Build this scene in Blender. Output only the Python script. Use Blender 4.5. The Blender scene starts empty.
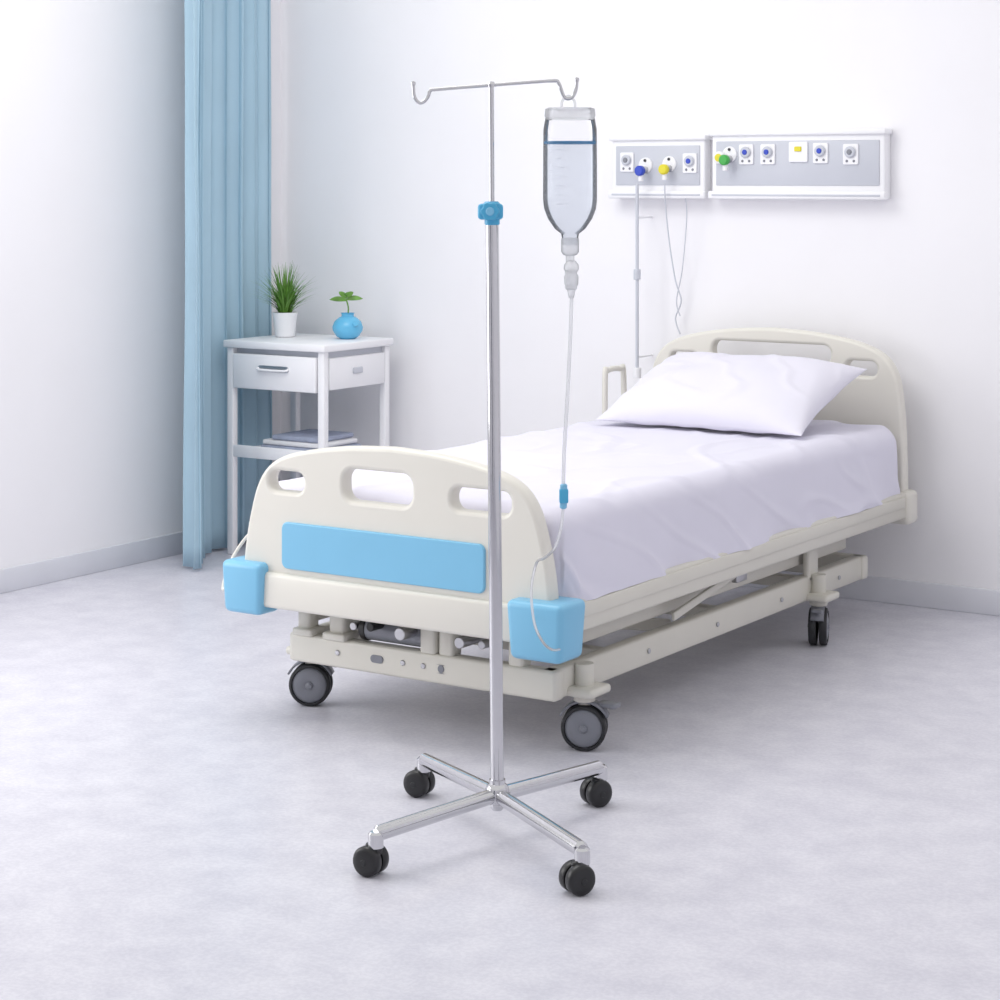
import bpy, bmesh, math, random
from mathutils import Vector, Matrix, Euler, noise
random.seed(4)
S=bpy.context.scene
S.view_settings.view_transform='Standard'
S.view_settings.look='None'

# ---------------------------------------------------------------- materials
def srgb(r,g,b):
    f=lambda c:(c/255)/12.92 if c/255<=.04045 else (((c/255)+.055)/1.055)**2.4
    return (f(r),f(g),f(b),1)
def mat(name,col,rough=.5,metal=0,noise_amt=0,scale=8,bump=0,bscale=60,spec=.5,sheen=0):
    m=bpy.data.materials.new(name); m.use_nodes=True
    nt=m.node_tree; b=nt.nodes['Principled BSDF']
    b.inputs['Base Color'].default_value=col
    b.inputs['Roughness'].default_value=rough
    b.inputs['Metallic'].default_value=metal
    b.inputs['Specular IOR Level'].default_value=spec
    if sheen: b.inputs['Sheen Weight'].default_value=sheen
    tc=nt.nodes.new('ShaderNodeTexCoord')
    if noise_amt:
        n=nt.nodes.new('ShaderNodeTexNoise'); n.inputs['Scale'].default_value=scale; n.inputs['Detail'].default_value=6
        nt.links.new(tc.outputs['Object'],n.inputs['Vector'])
        r=nt.nodes.new('ShaderNodeValToRGB')
        r.color_ramp.elements[0].position=.35; r.color_ramp.elements[1].position=.65
        r.color_ramp.elements[0].color=tuple(c*(1-noise_amt) for c in col[:3])+(1,)
        r.color_ramp.elements[1].color=col
        nt.links.new(n.outputs['Fac'],r.inputs['Fac']); nt.links.new(r.outputs['Color'],b.inputs['Base Color'])
    if bump:
        n=nt.nodes.new('ShaderNodeTexNoise'); n.inputs['Scale'].default_value=bscale; n.inputs['Detail'].default_value=4
        nt.links.new(tc.outputs['Object'],n.inputs['Vector'])
        bp=nt.nodes.new('ShaderNodeBump'); bp.inputs['Strength'].default_value=bump; bp.inputs['Distance'].default_value=.01
        nt.links.new(n.outputs['Fac'],bp.inputs['Height']); nt.links.new(bp.outputs['Normal'],b.inputs['Normal'])
    return m
def clearmat(name,col,diff,tint=(1,1,1,1),ior=1.3):
    m=bpy.data.materials.new(name); m.use_nodes=True; nt=m.node_tree; nt.nodes.clear()
    o=nt.nodes.new('ShaderNodeOutputMaterial'); t=nt.nodes.new('ShaderNodeBsdfTransparent'); t.inputs['Color'].default_value=tint
    d=nt.nodes.new('ShaderNodeBsdfDiffuse'); d.inputs['Color'].default_value=col
    tl=nt.nodes.new('ShaderNodeBsdfTranslucent'); tl.inputs['Color'].default_value=col
    m0=nt.nodes.new('ShaderNodeMixShader'); m0.inputs['Fac'].default_value=.5
    nt.links.new(d.outputs[0],m0.inputs[1]); nt.links.new(tl.outputs[0],m0.inputs[2])
    g=nt.nodes.new('ShaderNodeBsdfGlossy'); g.inputs['Roughness'].default_value=.08
    fr=nt.nodes.new('ShaderNodeFresnel'); fr.inputs['IOR'].default_value=ior
    m1=nt.nodes.new('ShaderNodeMixShader'); m1.inputs['Fac'].default_value=diff
    m2=nt.nodes.new('ShaderNodeMixShader')
    nt.links.new(t.outputs[0],m1.inputs[1]); nt.links.new(m0.outputs[0],m1.inputs[2])
    nt.links.new(fr.outputs[0],m2.inputs['Fac']); nt.links.new(m1.outputs[0],m2.inputs[1]); nt.links.new(g.outputs[0],m2.inputs[2])
    nt.links.new(m2.outputs[0],o.inputs['Surface'])
    return m
def floormat():
    m=mat('vinyl_floor',srgb(222,221,230),.34,spec=.5,bump=.012,bscale=14)
    nt=m.node_tree; b=nt.nodes['Principled BSDF']; tc=nt.nodes.new('ShaderNodeTexCoord')
    def ns(scale,detail,lo,hi,c0,c1):
        n=nt.nodes.new('ShaderNodeTexNoise'); n.inputs['Scale'].default_value=scale; n.inputs['Detail'].default_value=detail; n.inputs['Roughness'].default_value=.65
        nt.links.new(tc.outputs['Object'],n.inputs['Vector'])
        r=nt.nodes.new('ShaderNodeValToRGB'); r.color_ramp.elements[0].position=lo; r.color_ramp.elements[1].position=hi
        r.color_ramp.elements[0].color=c0; r.color_ramp.elements[1].color=c1
        nt.links.new(n.outputs['Fac'],r.inputs['Fac']); return r
    a=ns(8,8,.36,.64,srgb(209,208,218),srgb(223,222,230))
    s=ns(85,2,.42,.60,(.925,.925,.935,1),(1,1,1,1))
    mx=nt.nodes.new('ShaderNodeMix'); mx.data_type='RGBA'; mx.blend_type='MULTIPLY'; mx.inputs['Factor'].default_value=1
    nt.links.new(a.outputs[0],mx.inputs['A']); nt.links.new(s.outputs[0],mx.inputs['B']); nt.links.new(mx.outputs['Result'],b.inputs['Base Color'])
    return m
M_wall=mat('wall_paint',srgb(245,244,247),.9,noise_amt=.015,scale=3,bump=.03,bscale=200,spec=.2)
M_floor=floormat()
M_base=mat('baseboard',srgb(224,225,232),.6,noise_amt=.02)
M_frame=mat('window_frame_paint',srgb(245,246,248),.5,noise_amt=.01)
M_cream=mat('cream_plastic',srgb(225,222,213),.33,noise_amt=.02,scale=4)
M_creamm=mat('cream_metal',srgb(218,215,205),.35,noise_amt=.03,scale=6)
M_blue=mat('blue_plastic',srgb(128,192,226),.3,noise_amt=.03,scale=5)
M_knob=mat('knob_blue',srgb(76,172,214),.3,noise_amt=.03)
M_chrome=mat('chrome',(.62,.62,.64,1),.09,1,noise_amt=.03,scale=10)
M_steel=mat('steel',(.5,.5,.52,1),.3,1,noise_amt=.05)
M_black=mat('black_plastic',(.012,.012,.014,1),.35,noise_amt=.2,scale=20)
M_rubber=mat('dark_rubber',(.02,.021,.024,1),.55,noise_amt=.2,scale=20)
M_grey=mat('wheel_grey',srgb(130,132,140),.35,noise_amt=.05)
M_sheet=mat('bed_sheet',srgb(225,223,236),.85,noise_amt=.015,bump=.05,bscale=12,spec=.15,sheen=.08)
M_pillow=mat('pillow_cotton',srgb(228,226,237),.85,noise_amt=.015,bump=.05,bscale=15,spec=.15)
M_curtain=mat('curtain_fabric',srgb(174,203,219),.85,noise_amt=.05,scale=3,bump=.05,bscale=90,spec=.15)
M_white=mat('white_lacquer',srgb(243,243,246),.4,noise_amt=.01)
M_dark=mat('dark_gap',(.05,.05,.055,1),.7,noise_amt=.1)
M_panel=mat('panel_aluminium',srgb(200,203,212),.4,noise_amt=.03)
M_leaf=mat('leaf_green',srgb(112,164,66),.5,noise_amt=.45,scale=30)
M_soil=mat('soil',srgb(70,50,38),.9,noise_amt=.4,scale=60)
M_vase=mat('vase_blue',srgb(104,188,228),.25,noise_amt=.04)
M_ylw=mat('valve_yellow',srgb(226,214,40),.4,noise_amt=.04)
M_grn=mat('valve_green',srgb(60,170,70),.4,noise_amt=.04)
M_dblue=mat('valve_blue',srgb(40,70,190),.4,noise_amt=.04)
M_linen=mat('folded_linen',srgb(170,178,200),.9,noise_amt=.2,scale=20)
M_door=mat('added_door_grey',srgb(110,114,124),.5,noise_amt=.08)
M_clear=clearmat('clear_bottle',(.95,.96,.98,1),.12,ior=1.2)
M_liq=clearmat('saline_liquid',(.72,.78,.86,1),.16,(.94,.955,.98,1),1.12)
M_ring=clearmat('liquid_surface',srgb(70,160,210),.85)
M_tube=clearmat('pvc_tube',(.93,.94,.97,1),.55,ior=1.2)
M_frost=clearmat('frosted_cap',(.95,.96,.98,1),.6,ior=1.2)

# ---------------------------------------------------------------- helpers
def link(o,parent=None):
    S.collection.objects.link(o)
    if parent: o.parent=parent
    return o
def empty(name,loc=(0,0,0),rz=0):
    e=bpy.data.objects.new(name,None); e.location=loc; e.rotation_euler=(0,0,rz); e.empty_display_size=.1
    S.collection.objects.link(e); return e
def mesh_obj(name,me,m,parent=None,smooth=True,angle=40):
    o=bpy.data.objects.new(name,me); me.materials.clear(); me.materials.append(m)
    link(o,parent)
    if smooth:
        me.polygons.foreach_set('use_smooth',[True]*len(me.polygons))
        bm=bmesh.new(); bm.from_mesh(me)
        for e in bm.edges:
            if len(e.link_faces)==2 and e.calc_face_angle(0)>math.radians(angle): e.smooth=False
        bm.to_mesh(me); bm.free()
    return o
def box(name,lo,hi,m,parent=None,bev=.004,seg=2,rot=None,pivot=None):
    bm=bmesh.new(); bmesh.ops.create_cube(bm,size=1)
    c=[(a+b)/2 for a,b in zip(lo,hi)]; s=[abs(b-a) for a,b in zip(lo,hi)]
    for v in bm.verts: v.co=Vector([c[i]+v.co[i]*s[i] for i in range(3)])
    if bev>0: bmesh.ops.bevel(bm,geom=bm.edges[:],offset=min(bev,min(s)*.45),segments=seg,affect='EDGES',profile=.5)
    if rot is not None: bmesh.ops.rotate(bm,cent=Vector(pivot or c),matrix=rot,verts=bm.verts)
    me=bpy.data.meshes.new(name); bm.to_mesh(me); bm.free()
    return mesh_obj(name,me,m,parent,angle=50)
def lathe(name,prof,m,parent=None,loc=(0,0,0),axis=(0,0,1),seg=40,angle=40):
    bm=bmesh.new(); rings=[]
    q=Vector((0,0,1)).rotation_difference(Vector(axis).normalized())
    L=Vector(loc)
    for r,z in prof:
        if r<1e-6: rings.append([bm.verts.new(L+q@Vector((0,0,z)))])
        else: rings.append([bm.verts.new(L+q@Vector((r*math.cos(2*math.pi*i/seg),r*math.sin(2*math.pi*i/seg),z))) for i in range(seg)])
    for a,b in zip(rings,rings[1:]):
        for i in range(seg):
            j=(i+1)%seg
            if len(a)==1 and len(b)==1: continue
            if len(a)==1: bm.faces.new((a[0],b[j],b[i]))
            elif len(b)==1: bm.faces.new((a[i],a[j],b[0]))
            else: bm.faces.new((a[i],a[j],b[j],b[i]))
    bmesh.ops.recalc_face_normals(bm,faces=bm.faces)
    me=bpy.data.meshes.new(name); bm.to_mesh(me); bm.free()
    return mesh_obj(name,me,m,parent,angle=angle)
def cyl(name,p1,p2,r,m,parent=None,seg=28,bev=.002,r2=None):
    p1=Vector(p1);p2=Vector(p2);h=(p2-p1).length; r2=r if r2 is None else r2
    b=min(bev,r*.4,h*.4)
    return lathe(name,[(0,0),(r-b,0),(r,b),(r2,h-b),(r2-b,h),(0,h)],m,parent,p1,p2-p1,seg)
def catmull(pts,n=8,closed=False):
    P=[Vector(p) for p in pts]; out=[]; N=len(P)
    for i in range(N if closed else N-1):
        g=lambda k:P[k%N] if closed else P[max(0,min(N-1,k))]
        a,b,c,d=g(i-1),g(i),g(i+1),g(i+2)
        for k in range(n):
            t=k/n; out.append(.5*((2*b)+(c-a)*t+(2*a-5*b+4*c-d)*t*t+(3*b-a-3*c+d)*t**3))
    if not closed: out.append(P[-1])
    return out
def curve_to_mesh(cu,name,m,parent,loc=(0,0,0),rot=(0,0,0),angle=40):
    t=bpy.data.objects.new('tmp',cu); S.collection.objects.link(t)
    dg=bpy.context.evaluated_depsgraph_get(); me=bpy.data.meshes.new_from_object(t.evaluated_get(dg)); me.name=name
    bpy.data.objects.remove(t); bpy.data.curves.remove(cu)
    o=mesh_obj(name,me,m,None,angle=angle)
    me.transform(Matrix.Translation(Vector(loc))@Euler(rot).to_matrix().to_4x4())
    o.parent=parent; return o
def tube(name,pts,r,m,parent=None,smooth=8,res=6):
    cu=bpy.data.curves.new(name,'CURVE'); cu.dimensions='3D'; cu.bevel_depth=r; cu.bevel_resolution=res; cu.use_fill_caps=True
    P=catmull(pts,smooth) if smooth else [Vector(p) for p in pts]
    sp=cu.splines.new('POLY'); sp.points.add(len(P)-1)
    for a,b in zip(sp.points,P): a.co=(*b,1)
    return curve_to_mesh(cu,name,m,parent,angle=60)
def rrect(x0,y0,x1,y1,r,n=6):
    o=[]
    for cx,cy,a0 in ((x1-r,y1-r,0),(x0+r,y1-r,90),(x0+r,y0+r,180),(x1-r,y0+r,270)):
        for k in range(n+1):
            a=math.radians(a0+90*k/n); o.append((cx+r*math.cos(a),cy+r*math.sin(a)))
    return o
def plate(name,loops,thick,bev,m,parent,v=0,seg=3):
    cu=bpy.data.curves.new(name,'CURVE'); cu.dimensions='2D'; cu.fill_mode='BOTH'
    cu.extrude=thick/2-bev; cu.bevel_depth=bev; cu.bevel_resolution=seg; cu.offset=-bev
    for L in loops:
        sp=cu.splines.new('POLY'); sp.points.add(len(L)-1); sp.use_cyclic_u=True
        for a,b in zip(sp.points,L): a.co=(b[0],b[1],0,1)
    return curve_to_mesh(cu,name,m,parent,loc=(0,v,0),rot=(math.pi/2,0,0),angle=35)

# ---------------------------------------------------------------- room (bed aligned axes)
BW,LW=2.53,-2.46
box('floor',(LW-.1,-5.8,-.1),(4.2,BW+.1,0),M_floor,bev=0)
box('wall_back',(LW-.1,BW,0),(4.2,BW+.1,2.8),M_wall,bev=0)
box('wall_right',(4.1,-5.8,0),(4.2,BW,2.8),M_wall,bev=0)
box('wall_front',(LW-.1,-5.9,0),(4.2,-5.8,2.8),M_wall,bev=0)
dr=empty('added_reflection_door',(1.1,-5.78,0))  # unseen dark door, added to give the chrome darker reflections
box('door_leaf',(-.5,-.02,.01),(.5,.02,2.1),M_door,dr)
box('door_frame_left',(-.58,-.02,0),(-.5,.03,2.18),M_frame,dr); box('door_frame_right',(.5,-.02,0),(.58,.03,2.18),M_frame,dr); box('door_frame_top',(-.58,-.02,2.1),(.58,.03,2.18),M_frame,dr)
tube('door_handle',[(.40,.02,1.02),(.40,.06,1.02),(.30,.06,1.02)],.010,M_steel,dr,smooth=3)
# left wall with tall window opening
wv0,wv1,wz0,wz1=-3.6,-.5,.14,2.45
bm=bmesh.new()
for lo,hi in (((-5.8),(wv0)),((wv1),(BW))):
    r=bmesh.ops.create_cube(bm,size=1)['verts']
    for q in r: q.co=Vector((LW-.05+q.co.x*.1,(lo+hi)/2+q.co.y*(hi-lo),1.4+q.co.z*2.8))
for z0,z1 in ((0,wz0),(wz1,2.8)):
    r=bmesh.ops.create_cube(bm,size=1)['verts']
    for q in r: q.co=Vector((LW-.05+q.co.x*.1,(wv0+wv1)/2+q.co.y*(wv1-wv0),(z0+z1)/2+q.co.z*(z1-z0)))
me=bpy.data.meshes.new('wall_left'); bm.to_mesh(me); bm.free(); mesh_obj('wall_left',me,M_wall,smooth=False)
win=empty('window_1',(LW-.05,(wv0+wv1)/2,(wz0+wz1)/2))
hw=(wv1-wv0)/2; hh=(wz1-wz0)/2
for n,lo,hi in (('frame_bottom',(-.03,-hw,-hh),(.04,hw,-hh+.06)),('frame_top',(-.03,-hw,hh-.06),(.04,hw,hh)),
    ('frame_near',(-.03,-hw,-hh),(.04,-hw+.06,hh)),('frame_far',(-.03,hw-.06,-hh),(.04,hw,hh)),('mullion',(-.025,-.035,-hh),(.03,.035,hh))):
    box(n,lo,hi,M_frame,win)
box('baseboard_back',(LW,BW-.015,0),(4.1,BW,.09),M_base,bev=.003)
box('baseboard_left',(LW,-5.8,0),(LW+.015,BW-.015,.09),M_base,bev=.003)
box('baseboard_right',(4.085,-5.8,0),(4.1,BW-.015,.09),M_base,bev=.003)

# ---------------------------------------------------------------- curtain
def curtain():
    path=catmull([(-2.13,1.575,0),(-2.25,1.73,0),(-2.35,1.93,0),(-2.38,2.15,0),(-2.395,2.40,0)],40)
    d=[0]
    for a,b in zip(path,path[1:]): d.append(d[-1]+(b-a).length)
    T=d[-1]; nu=300; nz=30; top,bot=2.62,.012
    rows=[]; bm=bmesh.new()
    for j in range(nz+1):
        z=bot+(top-bot)*j/nz; row=[]
        for i in range(nu+1):
            s=T*i/nu; k=0
            while k<len(d)-2 and d[k+1]<s: k+=1
            f=(s-d[k])/max(1e-6,d[k+1]-d[k]); p=path[k].lerp(path[k+1],f); tg=(path[k+1]-path[k]).normalized(); nn=Vector((tg.y,-tg.x,0))
            ph=2*math.pi*s/.118+.7*math.sin(s*9)+.25*math.sin(z*1.5+s*4)
            a=.029*(1+.3*math.sin(s*13+1))*(.85+.15*math.cos(z*2))
            p=p+nn*(a*math.sin(ph)+.006*math.sin(ph*2.3+1)+.005*noise.noise(Vector((s*8,z*1.2,0))))+tg*(.013*math.sin(2*ph))
            row.append(bm.verts.new((p.x,p.y,z)))
        rows.append(row)
    for a,b in zip(rows,rows[1:]):
        for i in range(nu): bm.faces.new((a[i],a[i+1],b[i+1],b[i]))
    me=bpy.data.meshes.new('fabric'); bm.to_mesh(me); bm.free()
    par=empty('window_curtain',(0,0,0))
    o=mesh_obj('fabric',me,M_curtain,par,angle=180)
    md=o.modifiers.new('thickness','SOLIDIFY'); md.thickness=.003
    cyl('curtain_rod',(-2.36,-3.7,2.64),(-2.36,2.45,2.64),.014,M_steel,par)
    for v in (-3.5,-.4,2.4): cyl('rod_bracket',(-2.46,v,2.64),(-2.36,v,2.64),.008,M_steel,par)
curtain()

# ---------------------------------------------------------------- hospital bed
bed=empty('hospital_bed',(0,0,0))
half=[(0,.812),(.15,.804),(.28,.786),(.37,.764),(.43,.730),(.470,.675),(.497,.59),(.515,.50),(.525,.40)]
def outline(h):
    r=catmull([(a,b,0) for a,b in h],8); r=[(p.x,p.y) for p in r]
    return r+[(-x,y) for x,y in reversed(r) if x>1e-5]
holes=[rrect(-.425,.662,-.300,.720,.027),rrect(-.160,.655,.075,.744,.034),rrect(.205,.660,.395,.722,.027)]
plate('footboard',[outline(half)]+holes,.05,.012,M_cream,bed,v=0)
plate('blue_insert',[rrect(-.372,.446,.318,.578,.020)],.016,.004,M_blue,bed,v=-.026)
box('foot_crossbeam',(-.50,-.040,.328),(.50,.035,.430),M_cream,bed,bev=.012,seg=3)
for s,n,cx,wx,zt_,zb_ in ((-1,'bumper_left',-.500,.150,.455,.305),(1,'bumper_right',.497,.175,.450,.295)):
    bm=bmesh.new(); bmesh.ops.create_cube(bm,size=1)
    for q in bm.verts:
        t=1 if q.co.z>0 else .90
        q.co=Vector((cx+q.co.x*wx*t,-.008+q.co.y*(.135 if s>0 else .11)*t,(zt_+zb_)/2+q.co.z*(zt_-zb_)))
    bmesh.ops.bevel(bm,geom=bm.edges[:],offset=.018,segments=4,affect='EDGES',profile=.5)
    me=bpy.data.meshes.new(n); bm.to_mesh(me); bm.free(); mesh_obj(n,me,M_blue,bed,angle=60)
# headboard
hhalf=[(0,1.00),(.15,.992),(.28,.975),(.38,.95),(.45,.912),(.492,.85),(.51,.76),(.52,.62),(.525,.40)]
plate('headboard',[outline(hhalf),rrect(-.42,.84,-.30,.895,.025),rrect(-.24,.875,.24,.945,.03),rrect(.30,.84,.42,.895,.025)],.05,.012,M_cream,bed,v=2.377)
box('head_crossbeam',(-.50,2.34,.325),(.50,2.41,.432),M_cream,bed,bev=.012)
for s in (-1,1):
    box('head_bumper',(s*.50-.05,2.34,.32),(s*.50+.05,2.43,.44),M_cream,bed,bev=.02,seg=3)
    box('upper_side_rail',(s*.515-.02,.05,.345),(s*.515+.02,2.35,.437),M_creamm,bed,bev=.008)
    box('upper_rail_lip',(s*.537-.004,.06,.385),(s*.537+.004,2.33,.425),M_creamm,bed,bev=.003)
    box('base_side_rail',(s*.43-.022,.10,.150),(s*.43+.022,2.18,.232),M_creamm,bed,bev=.008)
    box('crank_channel',(s*.40-.015,.12,.262),(s*.40+.015,2.1,.305),M_creamm,bed,bev=.006)
    cyl('crank_rod',(s*.22,.1,.275),(s*.22,1.5,.285),.012,M_steel,bed)
    for v in (.22,.62,1.05,1.5,1.95):
        cyl('rail_bolt',(s*.452,v,.19),(s*.4575,v,.19),.008,M_steel,bed,seg=16)
    box('lift_bracket',(s*.44-.012,1.71,.21),(s*.44+.012,1.79,.36),M_creamm,bed,bev=.008)
    R=Matrix.Rotation(math.radians(-12),3,'X')
    box('lift_arm',(s*.34-.012,.25,.245),(s*.34+.012,.95,.285),M_creamm,bed,bev=.006,rot=R)
    R=Matrix.Rotation(math.radians(9),3,'X')
    box('lift_link',(s*.46-.006,.75,.30),(s*.46+.006,1.35,.325),M_creamm,bed,bev=.004,rot=R)
    box('link_lug',(s*.46-.012,1.15,.30),(s*.46+.012,1.22,.36),M_steel,bed,bev=.006)
box('base_front_rail',(-.445,.095,.150),(.46,.145,.232),M_creamm,bed,bev=.010,seg=3)
box('base_rear_rail',(-.46,2.14,.150),(.46,2.19,.232),M_creamm,bed,bev=.010)
for v in (.5,1.2,1.8): 
    box('upper_cross_beam',(-.50,v-.02,.36),(.50,v+.02,.40),M_creamm,bed,bev=.005)
    box('base_cross_beam',(-.42,v-.02,.17),(.42,v+.02,.21),M_creamm,bed,bev=.005)
box('mattress_deck',(-.50,.05,.405),(.50,2.34,.436),M_creamm,bed,bev=.004)
for u,w in ((-.40,.045),(-.28,.055),(.10,.05),(.33,.05)):
    box('foot_post',(u-w/2,.10,.225),(u+w/2,.15,.345),M_creamm,bed,bev=.010)
box('post_foot_a',(-.43,.085,.228),(-.36,.16,.25),M_creamm,bed,bev=.006)
box('post_foot_b',(-.32,.085,.228),(-.24,.16,.25),M_creamm,bed,bev=.006)
cyl('bed_motor',(-.19,.14,.268),(.05,.14,.268),.033,M_grey,bed)
cyl('motor_cap',(-.205,.14,.268),(-.185,.14,.268),.036,M_black,bed)
cyl('crank_shaft_left',(-.13,.06,.29),(-.13,.30,.29),.013,M_black,bed)
cyl('crank_handle_mid',(-.02,.05,.285),(-.02,.3,.285),.018,M_steel,bed)
cyl('crank_handle_right',(.18,.05,.285),(.18,.3,.285),.016,M_steel,bed)
box('motor_bracket',(.02,.09,.23),(.07,.17,.34),M_creamm,bed,bev=.008)
cyl('cross_tube',(-.42,.19,.30),(.42,.19,.30),.016,M_creamm,bed)
for u,l in ((-.27,.0),(-.13,.022),(-.04,0),(.03,0),(.09,.010)):
    if l: plate('rail_slot',[rrect(u-l,.183,u+l,.205,.0105)],.004,.001,M_grey,bed,v=.094)
    else: cyl('rail_bolt',(u,.095,.195),(u,.091,.195),.008,M_steel,bed,seg=16)
def bed_caster(u,v,ax,tag):
    R=.062; a=Vector((math.cos(ax),math.sin(ax),0)); c=Vector((u,v,R))
    box('caster_plate_'+tag,(u-.055,v-.055,.150),(u+.055,v+.055,.176),M_creamm,bed,bev=.01)
    cyl('caster_post_'+tag,(u,v,.17),(u,v,.235),.026,M_creamm,bed)
    cyl('caster_stem_'+tag,(u,v,.105),(u,v,.225),.017,M_creamm,bed)
    cyl('caster_collar_'+tag,(u,v,.132),(u,v,.152),.030,M_creamm,bed)
    for s in (-1,1):
        p=c+a*s*.004
        lathe('caster_tyre_'+tag,[(R-.010,0),(R-.003,.001),(R,.006),(R,.019),(R-.003,.025),(R-.009,.027),(R-.011,.022),(R-.010,0)],M_rubber,bed,p,a*s,48)
        lathe('caster_disc_'+tag,[(0,.029),(.010,.029),(.012,.025),(.030,.028),(R-.014,.024),(R-.010,.020),(R-.010,.0)],M_grey,bed,p,a*s,48)
        cyl('caster_hub_'+tag,p+a*s*.02,p+a*s*.032,.008,M_grey,bed,seg=20)
    side=a.cross(Vector((0,0,1)))
    pts=[c+side*(R+.006)*math.cos(t)+Vector((0,0,1))*(R+.006)*math.sin(t) for t in [math.radians(x) for x in range(25,156,10)]]
    bm=bmesh.new(); r=[]
    for p in pts: r.append([bm.verts.new(p+a*.022),bm.verts.new(p-a*.022)])
    for x,y in zip(r,r[1:]): bm.faces.new((x[0],x[1],y[1],y[0]))
    me=bpy.data.meshes.new('h'); bm.to_mesh(me); bm.free()
    o=mesh_obj('caster_hood_'+tag,me,M_grey,bed); md=o.modifiers.new('s','SOLIDIFY'); md.thickness=.006
    t=side*(-1 if side.x<0 else 1)
    box('caster_brake_'+tag,tuple(c+t*.045+Vector((-.012,-.012,.055))),tuple(c+t*.085+Vector((.012,.012,.068))),M_grey,bed,bev=.004)
bed_caster(.474,.225,math.radians(-66),'foot_right')
bed_caster(-.450,.200,math.radians(-62),'foot_left')
bed_caster(.469,1.75,math.radians(20),'head_right')
bed_caster(-.469,1.75,math.radians(-40),'head_left')
tube('side_rail_bar',[(-.575,2.13,.45),(-.575,2.13,.80),(-.575,2.15,.83),(-.575,2.24,.83),(-.575,2.27,.80),(-.575,2.27,.45)],.011,M_cream,bed,smooth=5)
box('side_rail_mount',(-.585,2.10,.38),(-.53,2.30,.47),M_cream,bed,bev=.01)
tube('drain_tube',[(-.56,.0,.40),(-.60,-.02,.36),(-.615,.05,.45),(-.58,.12,.52),(-.56,.2,.45)],.005,M_cream,bed)

# ---------------------------------------------------------------- mattress with sheet
def mattress():
    hwu,v0,v1,zt,zb=.518,.045,2.335,.675,.425
    r=.060; cu,cv=0,(v0+v1)/2; hu=hwu; hv=(v1-v0)/2
    ext=r*math.pi/2+(zt-zb-r)
    nu,nv=150,260; Wd=hu-r+ext; Ld=hv-r+ext
    bm=bmesh.new(); g=[]
    for j in range(nv+1):
        row=[]
        for i in range(nu+1):
            x=-Wd+2*Wd*i/nu; y=-Ld+2*Ld*j/nv
            ix=max(-(hu-r),min(hu-r,x)); iy=max(-(hv-r),min(hv-r,y))
            ex,ey=x-ix,y-iy; e=math.hypot(ex,ey)
            z=zt; px,py=ix,iy
            if e>1e-9:
                dx,dy=ex/e,ey/e
                if e<r*math.pi/2: t=e/r; o=r*math.sin(t); z=zt-r*(1-math.cos(t))
                else: o=r; z=zt-r-(e-r*math.pi/2)
                z=max(z,zb)
                dr=max(0,min(1,(zt-z)/(zt-zb)))
                if abs(ex)>abs(ey):
                    s=y
                    fold=.008*math.sin(s*8+5*z+2*noise.noise(Vector((s*2,1,0))))+.008*noise.noise(Vector((s*6+z*9,z*5-s*2,3)))
                    cr=abs(noise.noise(Vector((s*3.2+z*7,z*3-s*1.1,5)))); fold+=.009*max(0,1-cr*8)
                    o+=dr*(fold+.014)
                px+=dx*o;py+=dy*o
            P=Vector((px,py,0))
            wr=.005*noise.noise(P*3.2)+.0025*noise.noise(Vector((px*9+py*5,py*3,2)))
            cr=abs(noise.noise(Vector((px*2.2+py*1.0,py*1.8-px*1.6,7.3)))); wr+=.007*max(0,1-cr*9)
            cr=abs(noise.noise(Vector((px*3.2-py*1.9,py*2.0+px*2.2,1.3)))); wr+=.004*max(0,1-cr*8)
            z+=wr*(1 if e<r*1.57 else .3)
            row.append(bm.verts.new((cu+px,cv+py,z)))
        g.append(row)
    for a,b in zip(g,g[1:]):
        for i in range(nu): bm.faces.new((a[i],a[i+1],b[i+1],b[i]))
    me=bpy.data.meshes.new('m'); bm.to_mesh(me); bm.free()
    par=empty('mattress_with_sheet')
    mesh_obj('bed_sheet',me,M_sheet,par,angle=180)
    box('mattress_core',(-.48,.08,.437),(.48,2.3,.645),M_sheet,par,bev=.03,seg=3)
mattress()

# ---------------------------------------------------------------- pillow
def pillow():
    n=80; W,D,T=.405,.27,.096
    bm=bmesh.new(); top={};bot={}
    def pt(a,b,s):
        x=W*a*(1-.07*(1-b*b)*abs(a)**6); y=D*b*(1-.10*(1-a*a)*abs(b)**6)
        h=T*((1-abs(a)**3.0)*(1-abs(b)**2.5))**.55
        w=.010*noise.noise(Vector((x*6,y*6,s*3)))*(h/T)+.012*noise.noise(Vector((a*2.2,b*2.2,s)))*(h/T)
        cr=abs(noise.noise(Vector((a*1.6+b*.9,b*1.5-a*.8,9.1)))); w+=.008*max(0,1-cr*7)*(h/T)
        e=max(abs(a),abs(b)); w+=.007*math.sin(a*17+b*5)*max(0,e-.72)*(h/T)*3
        return Vector((x,y,s*h*(1 if s>0 else .55)+w))
    for i in range(n+1):
        for j in range(n+1):
            a=math.sin((2*i/n-1)*math.pi/2); b=math.sin((2*j/n-1)*math.pi/2)
            top[i,j]=bm.verts.new(pt(a,b,1))
            bot[i,j]=top[i,j] if i in(0,n) or j in(0,n) else bm.verts.new(pt(a,b,-1))
    for i in range(n):
        for j in range(n):
            bm.faces.new((top[i,j],top[i+1,j],top[i+1,j+1],top[i,j+1]))
            try: bm.faces.new((bot[i,j],bot[i,j+1],bot[i+1,j+1],bot[i+1,j]))
            except ValueError: pass
    me=bpy.data.meshes.new('pillow'); bm.to_mesh(me); bm.free()
    o=mesh_obj('pillow',me,M_pillow,None,angle=180)
    o.rotation_euler=(math.radians(20),0,math.radians(-2)); o.location=(.030,1.975,.788)
pillow()

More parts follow.
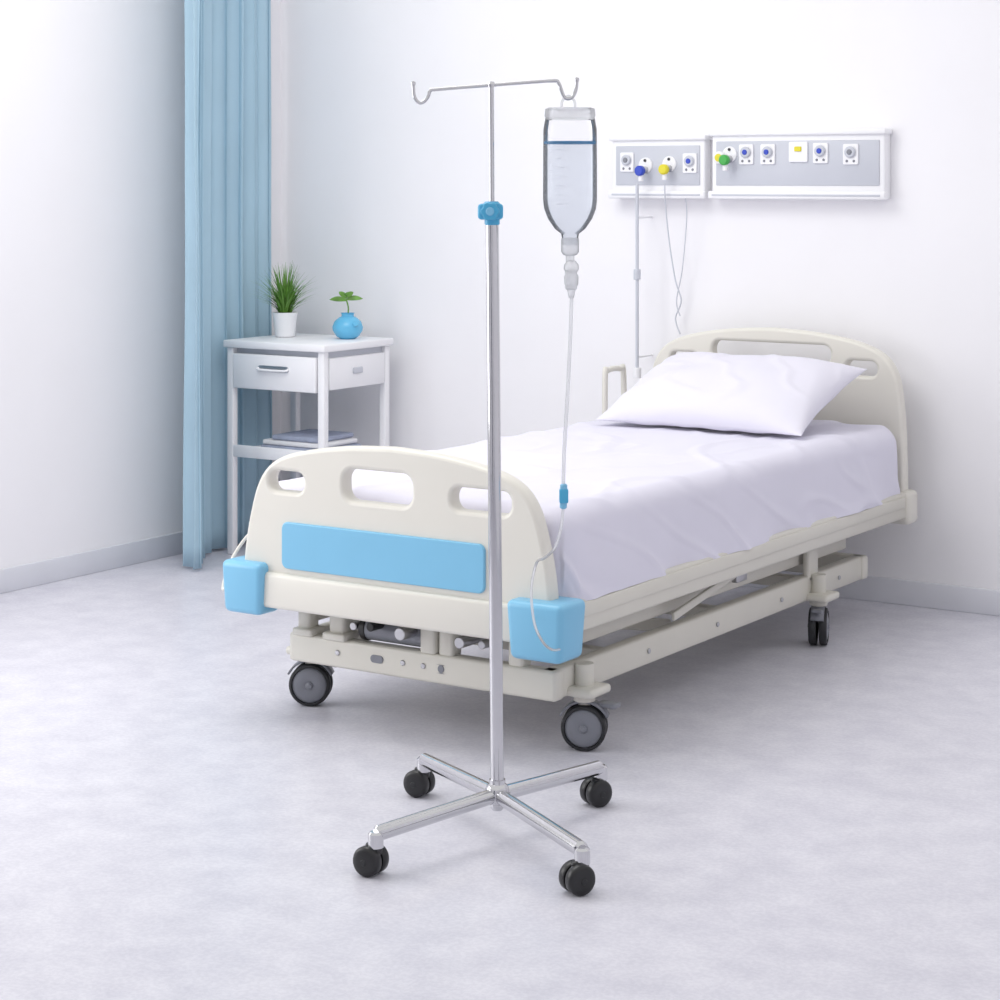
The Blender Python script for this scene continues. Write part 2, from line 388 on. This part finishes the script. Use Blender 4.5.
# ---------------------------------------------------------------- IV stand (own frame, x = across)
iv=empty('iv_stand',(.700,-.552,0),.579)
tips=[(-.27,-.26),(.185,-.37),(.255,.27),(-.185,.34)]
def castor(x,y,z,ang,tag):
    cyl('leg_end_stem_'+tag,(x,y,.055),(x,y,z),.011,M_chrome,iv)
    cyl('leg_end_cup_'+tag,(x,y,z-.034),(x,y,z+.006),.0175,M_chrome,iv,bev=.005)
    a=Vector((math.cos(ang),math.sin(ang),0)); off=a.cross(Vector((0,0,1)))*.013
    R=.0335; c=Vector((x,y,R))+off
    for s in (-1,1):
        lathe('caster_wheel_'+tag,[(0,.0),(R-.002,.0),(R,.003),(R,.019),(R-.003,.024),(R-.008,.026),(.018,.027),(.006,.028),(0,.028)],M_black,iv,c+a*s*.003,a*s,36)
        lathe('caster_cap_'+tag,[(0,.0300),(.006,.0300),(.008,.0270)],M_rubber,iv,c+a*s*.003,a*s,20)
    box('caster_body_'+tag,(c.x-.013,c.y-.013,.040),(c.x+.013,c.y+.013,.070),M_black,iv,bev=.006)
    cyl('caster_neck_'+tag,(x,y,.048),(x,y,.072),.015,M_black,iv)
for i,(x,y) in enumerate(tips):
    t=str(i+1); d=Vector((x,y,0)).normalized()
    cyl('base_leg_'+t,(d.x*.02,d.y*.02,.103),(x,y,.092),.0175,M_chrome,iv,bev=.006)
    castor(x,y,.092,[math.radians(238),math.radians(298),math.radians(300),math.radians(240)][i],t)
lathe('hub',[(0,.068),(.012,.068),(.016,.074),(.016,.082),(.026,.086),(.028,.092),(.028,.118),(.024,.126),(.019,.130),(.019,.140),(0,.14)],M_chrome,iv)
cyl('outer_pole',(0,0,.11),(-.012,0,1.452),.0155,M_chrome,iv,bev=.003)
cyl('inner_rod',(-.012,0,1.40),(-.014,0,1.772),.0062,M_chrome,iv)
cyl('pole_collar',(-.012,0,1.440),(-.012,0,1.458),.018,M_knob,iv,bev=.004)
cyl('height_clamp_body',(-.013,0,1.452),(-.013,0,1.497),.021,M_knob,iv,bev=.006)
box('height_clamp_lug',(-.046,-.014,1.454),(.014,.014,1.492),M_knob,iv,bev=.009,seg=3)
kn=[]
for k in range(60):
    a=2*math.pi*k/60; rr=.021*(1+.08*math.cos(6*a)); kn.append((-.017+rr*math.cos(a),1.474+rr*math.sin(a)))
plate('height_clamp_knob',[kn],.020,.004,M_knob,iv,v=-.032)
cyl('height_clamp_screw',(-.017,-.040,1.474),(-.017,-.046,1.474),.010,M_blue,iv)
tube('hook_bar',[(-.197,0,1.772),(-.195,0,1.745),(-.186,0,1.730),(-.174,0,1.730),(-.163,0,1.742),(-.157,0,1.757),(-.140,0,1.760),(-.014,0,1.770),
   (.125,0,1.780),(.143,0,1.776),(.150,0,1.760),(.157,0,1.743),(.167,0,1.738),(.178,0,1.744),(.185,0,1.760),(.187,0,1.782)],.0042,M_chrome,iv,smooth=6)
lathe('hook_tip_left',[(0,-.006),(.005,-.004),(.006,0),(.005,.004),(0,.006)],M_chrome,iv,(-.197,0,1.774))
lathe('hook_tip_right',[(0,-.006),(.005,-.004),(.006,0),(.005,.004),(0,.006)],M_chrome,iv,(.187,0,1.783))
lathe('rod_top',[(0,0),(.009,0),(.010,.006),(.006,.012),(0,.013)],M_chrome,iv,(-.014,0,1.766))

# ---------------------------------------------------------------- infusion bottle set
ib=empty('infusion_bottle_set',(.700,-.552,0),.579)
bx=.171
def zz(y): return 1.55-(y-179)/425.8
prof=[(0,zz(112)),(.030,zz(111)),(.052,zz(108)),(.057,zz(111)),(.058,zz(118)),(.0605,zz(124)),(.063,zz(130)),(.0635,zz(200)),(.061,zz(209)),(.052,zz(219)),(.036,zz(229)),(.021,zz(234)),(.019,zz(239)),(.019,zz(246))]
lathe('bottle_shell',prof,M_clear,ib,(bx,0,0),seg=64)
lq=[(0,zz(143)),(.0612,zz(143)),(.0615,zz(199)),(.059,zz(208)),(.050,zz(218)),(.034,zz(228)),(.018,zz(235)),(.0165,zz(245)),(0,zz(245))]
lathe('saline',lq,M_liq,ib,(bx,0,0),seg=64)
lathe('liquid_level_ring',[(.0600,zz(141.5)),(.0618,zz(141.5)),(.0618,zz(144.2)),(.0600,zz(144.2)),(.0600,zz(141.5))],M_ring,ib,(bx,0,0),seg=64)
lathe('bottle_base_rim',[(.050,zz(108)),(.058,zz(109)),(.060,zz(116)),(.055,zz(120))],M_frost,ib,(bx,0,0),seg=64)
tube('hanger_loop',[(bx-.020,0,zz(110)),(bx-.018,0,zz(101)),(bx-.004,0,zz(96.2)),(bx+.010,0,zz(101)),(bx+.012,0,zz(110))],.003,M_frost,ib)
lathe('neck_cap',[(.0,zz(238)),(.020,zz(238)),(.021,zz(241)),(.021,zz(252)),(.016,zz(255)),(.010,zz(256)),(.010,zz(262)),(0,zz(262))],M_frost,ib,(bx,0,0))
lathe('drip_chamber',[(0,zz(260)),(.010,zz(261)),(.017,zz(265)),(.018,zz(269)),(.013,zz(273)),(.017,zz(277)),(.0165,zz(284)),(.010,zz(290)),(.006,zz(298)),(0,zz(298))],M_frost,ib,(bx+.003,0,0))
box('flow_clamp',(bx-.012,-.014,zz(290)),(bx+.016,.010,zz(270)),M_frost,ib,bev=.005)
for k,y in enumerate(range(150,205,9)):
    a0=math.radians(-120); pts=[(bx+.0642*math.cos(a0+t),.0642*math.sin(a0+t),zz(y)) for t in [q*.08 for q in range(3 if k%2 else 5)]]
    tube('graduation_mark',pts,.0006,M_panel,ib,smooth=0,res=2)
X=lambda px:(px-497)/425.8
tube('drip_tube_upper',[(X(571.5),0,zz(296)),(X(570),0,zz(340)),(X(567),0,zz(400)),(X(564),0,zz(450)),(X(563),0,zz(486))],.0042,M_tube,ib)
cyl('line_connector',(X(563),0,zz(509)),(X(563.5),0,zz(484)),.0085,M_blue,ib,bev=.003)
box('connector_grip',(X(559),-.011,zz(503)),(X(568),.011,zz(489)),M_knob,ib,bev=.003)
tube('drip_tube_lower',[(X(563),0,zz(508)),(X(561),.01,zz(528)),(X(555),.03,zz(550)),(X(545),.1,zz(566)),(X(538),.25,zz(583)),(X(533),.30,zz(615)),(X(536),.31,zz(650)),
   (X(545),.36,zz(675)),(X(556),.42,zz(690)),(X(568),.50,zz(697))],.0034,M_tube,ib)

# ---------------------------------------------------------------- bedside cabinet
cab=empty('bedside_cabinet',(0,0,0))
cx0,cx1,cy0,cy1,ct=-2.295,-1.765,1.95,2.42,.885
box('top',(cx0,cy0,ct-.03),(cx1,cy1,ct),M_white,cab,bev=.005)
for n,a,b in (('leg_1',cx0+.012,cy0+.012),('leg_2',cx1-.044,cy0+.012),('leg_3',cx0+.012,cy1-.044),('leg_4',cx1-.044,cy1-.044)):
    box(n,(a,b,.0),(a+.032,b+.032,ct-.03),M_white,cab,bev=.004)
box('drawer_box',(cx0+.035,cy0+.035,.70),(cx1-.035,cy1-.02,.828),M_white,cab,bev=.002)
box('drawer_gap',(cx0+.03,cy0+.04,.828),(cx1-.03,cy1-.03,.855),M_panel,cab,bev=0)
box('drawer_front',(cx0+.05,cy0+.004,.690),(cx1-.05,cy0+.034,.832),M_white,cab,bev=.005)
plate('drawer_handle_recess',[rrect(-2.11,.765,-1.95,.790,.012)],.004,.001,M_steel,cab,v=cy0+.003)
tube('drawer_handle',[(cx0+.19,cy0+.006,.780),(cx0+.20,cy0-.010,.773),(cx1-.20,cy0-.010,.773),(cx1-.19,cy0+.006,.780)],.005,M_white,cab,smooth=4)
box('side_panel',(cx1-.036,cy0+.05,.70),(cx1-.010,cy1-.05,.828),M_white,cab,bev=.004)
box('side_latch',(cx1-.012,cy0+.20,.757),(cx1-.002,cy0+.26,.782),M_panel,cab,bev=.003)
box('lower_shelf',(cx0+.02,cy0+.02,.41),(cx1-.02,cy1-.02,.43),M_white,cab,bev=.003)
box('shelf_lip',(cx0+.03,cy0+.014,.405),(cx1-.03,cy0+.024,.455),M_white,cab,bev=.003)
lin=empty('folded_linen')
for k,(a,b) in enumerate(((-2.18,-1.84),(-2.17,-1.86),(-2.12,-1.88))):
    box('fold_%d'%k,(a,2.05,.431+.022*k),(b,2.3,.452+.022*k),[M_linen,M_white,M_linen][k],lin,bev=.009,seg=3)

# ---------------------------------------------------------------- plants
def blades(name,parent,c,n,h0,h1,spread,w,m):
    bm=bmesh.new()
    for k in range(n):
        a=random.uniform(0,2*math.pi); h=random.uniform(h0,h1); sp=random.uniform(.1,1)*spread; d=Vector((math.cos(a),math.sin(a),0)); s=d.cross(Vector((0,0,1)))
        base=Vector(c)+d*random.uniform(0,.028); prev=None; N=7
        for i in range(N+1):
            t=i/N; p=base+d*sp*t**1.6+Vector((0,0,h*(t-.42*(sp/spread)**2*t*t))); ww=w*(1-t**1.6)*(.6+.8*t*(1-t)*2)+.0003
            q=(bm.verts.new(p-s*ww),bm.verts.new(p+s*ww))
            if prev: bm.faces.new((prev[0],prev[1],q[1],q[0]))
            prev=q
    me=bpy.data.meshes.new(name); bm.to_mesh(me); bm.free(); mesh_obj(name,me,m,parent,angle=180)
gp=empty('potted_grass_plant',(-2.185,2.22,ct))
lathe('pot',[(0,0),(.036,0),(.041,.004),(.052,.095),(.053,.104),(.048,.104),(.046,.092),(0,.092)],M_white,gp)
lathe('soil',[(0,.094),(.046,.093)],M_soil,gp)
blades('grass_leaves',gp,(0,0,.09),190,.11,.235,.165,.0042,M_leaf)
bp=empty('sprout_in_round_vase',(-1.900,2.28,ct))
lathe('vase',[(0,0),(.030,0),(.048,.012),(.062,.035),(.064,.05),(.056,.072),(.038,.088),(.026,.094),(.026,.104),(.030,.108),(.025,.108),(.022,.096),(0,.09)],M_vase,bp)
lathe('vase_spout',[(0,0),(.010,0),(.012,.02),(.010,.024),(0,.024)],M_vase,bp,(.045,-.02,.055),(.8,-.4,.5))
def leaf(name,p0,d,L,w,par):
    bm=bmesh.new(); d=Vector(d).normalized(); s=d.cross(Vector((.3,-.9,.2))).normalized(); prev=None
    for i in range(9):
        t=i/8; p=Vector(p0)+d*L*t+Vector((0,0,-.3*L*t*t)); ww=w*math.sin(math.pi*min(1,t*.97+.03))**.8+.0004
        q=(bm.verts.new(p-s*ww),bm.verts.new(p+s*ww))
        if prev: bm.faces.new((prev[0],prev[1],q[1],q[0]))
        prev=q
    me=bpy.data.meshes.new(name); bm.to_mesh(me); bm.free(); mesh_obj(name,me,M_leaf,par,angle=180)
tube('stem',[(0,0,.09),(.003,0,.13),(-.010,0,.170)],.003,M_leaf,bp)
for k,(dx,dy,dz,L) in enumerate(((-1,-.6,.45,.075),(1,.6,.45,.075),(-.5,-.3,.9,.055),(.6,.3,.9,.05),(-.2,.6,.6,.05),(.4,-.7,.5,.05))):
    leaf('leaf_%d'%k,(-.008,0,.158+.004*k),(dx,dy,dz),L,.011,bp)

# ---------------------------------------------------------------- medical gas wall panels
def panel(u0,u1,zt,fits):
    p=empty('medical_gas_panel',((u0+u1)/2,BW,1.6)); w=(u1-u0)/2
    box('housing',(-w,-.055,-.125),(w,0,zt),M_white,p,bev=.008,seg=3)
    box('face_plate',(-w+.02,-.060,-.075),(w-.02,-.050,zt-.040),M_panel,p,bev=.003)
    box('bottom_rail',(-w-.008,-.075,-.127),(w+.008,-.045,-.096),M_white,p,bev=.006)
    box('rail_groove',(-w+.01,-.077,-.115),(w-.01,-.073,-.108),M_panel,p,bev=.001)
    box('top_cap',(-w-.008,-.068,zt-.020),(w+.008,-.0,zt+.002),M_white,p,bev=.006)
    for f in fits:
        u=f[1]-(u0+u1)/2; z=f[2]-1.6; k=f[0]
        if k=='valve':
            cyl('valve_plate',(u,-.058,z+.018),(u,-.066,z+.018),.030,M_white,p)
            cyl('valve_stem',(u,-.060,z),(u,-.105,z),.014,M_steel,p)
            cyl('valve_knob',(u,-.095,z-.004),(u,-.120,z-.004),.020,f[3],p,bev=.005)
            cyl('valve_outlet',(u,-.10,z-.01),(u,-.10,z-.045),.010,M_white,p)
            cyl('valve_indicator',(u,-.066,z+.036),(u,-.070,z+.036),.006,M_dark,p,seg=12)
        elif k=='gauge':
            cyl('gauge_body',(u,-.058,z),(u,-.085,z),.024,M_white,p,bev=.004)
            cyl('gauge_face',(u,-.085,z),(u,-.088,z),.015,f[3],p)
        elif k=='outlet':
            plate('outlet_plate',[rrect(u-.030,z-.038,u+.030,z+.038,.006)],.010,.002,M_white,p,v=-.062)
            cyl('outlet_socket',(u,-.066,z+.008),(u,-.078,z+.008),.021,M_panel,p,bev=.004)
            cyl('outlet_core',(u,-.076,z+.008),(u,-.082,z+.008),.010,f[3],p)
            for s in (-1,1): cyl('outlet_button',(u+s*.014,-.066,z-.025),(u+s*.014,-.070,z-.025),.005,M_grey,p,seg=12)
        elif k=='square':
            plate('switch_plate',[rrect(u-.038,z-.038,u+.038,z+.038,.006)],.010,.002,M_white,p,v=-.062)
            plate('switch_button',[rrect(u-.014,z+.002,u+.014,z+.020,.004)],.008,.002,f[3],p,v=-.068)
    return p
panel(-.745,-.335,.118,[('valve',-.59,1.585,M_dblue),('valve',-.485,1.59,M_ylw),('outlet',-.395,1.61,M_dblue),('outlet',-.672,1.615,M_grey)])
panel(-.305,.40,.132,[('gauge',-.262,1.63,M_ylw),('valve',-.225,1.625,M_grn),('outlet',-.155,1.642,M_dblue),('outlet',-.065,1.642,M_dblue),('square',.06,1.65,M_ylw),('outlet',.150,1.645,M_dblue),('outlet',.27,1.64,M_grey)])
rod=empty('wall_suction_rod')
cyl('rod',(-.595,2.41,.80),(-.595,2.41,1.53),.0065,M_panel,rod)
cyl('rod_knob',(-.595,2.41,1.16),(-.595,2.41,1.20),.014,M_panel,rod)
cyl('rod_foot',(-.595,2.41,.78),(-.595,2.41,.82),.016,M_white,rod)
for z in (.86,1.40): cyl('rod_clip',(-.595,2.41,z),(-.595,2.53,z),.004,M_white,rod)
hs=empty('oxygen_hose')
tube('hose_a',[(-.485,2.43,1.535),(-.487,2.44,1.45),(-.48,2.46,1.30),(-.46,2.47,1.16),(-.44,2.48,1.08),(-.47,2.49,1.01),(-.45,2.49,.95)],.0028,M_panel,hs)
tube('hose_b',[(-.40,2.44,1.475),(-.405,2.46,1.40),(-.43,2.47,1.2),(-.46,2.48,1.08),(-.45,2.49,1.02)],.0022,M_panel,hs)

# ---------------------------------------------------------------- lights
w=bpy.data.worlds.new('world'); S.world=w; w.use_nodes=True; nt=w.node_tree
bg=nt.nodes['Background']; tc=nt.nodes.new('ShaderNodeTexCoord'); sx=nt.nodes.new('ShaderNodeSeparateXYZ'); rp=nt.nodes.new('ShaderNodeValToRGB')
nt.links.new(tc.outputs['Generated'],sx.inputs[0]); nt.links.new(sx.outputs['Z'],rp.inputs['Fac']); nt.links.new(rp.outputs['Color'],bg.inputs['Color'])
rp.color_ramp.elements[0].color=(.82,.82,.86,1); rp.color_ramp.elements[0].position=0
rp.color_ramp.elements[1].color=(1,.995,.995,1); rp.color_ramp.elements[1].position=.35
bg.inputs['Strength'].default_value=.89
def area(name,loc,target,size,power,col=(1,1,1),sy=None):
    l=bpy.data.lights.new(name,'AREA'); l.energy=power; l.color=col; l.shape='RECTANGLE'; l.size=size; l.size_y=sy or size
    o=bpy.data.objects.new(name,l); o.location=loc; S.collection.objects.link(o)
    o.rotation_euler=(Vector(target)-Vector(loc)).to_track_quat('-Z','Y').to_euler(); return o
area('window_daylight',(LW-.5,-2.0,1.6),(0,-.2,.6),2.4,66,(1,1,1))
area('added_overhead_fill',(-.9,0,3.2),(-.7,.7,0),1.8,42,(1,.995,.98))  # added area lamp floating overhead out of view

cam=bpy.data.cameras.new('camera'); co=bpy.data.objects.new('camera',cam); S.collection.objects.link(co)
co.location=(3.403,-4.675,1.55); co.rotation_euler=(math.pi/2,0,.579)
cam.lens=36*2.0988; cam.sensor_width=36; cam.shift_y=-.3212; cam.clip_start=.05
S.camera=co
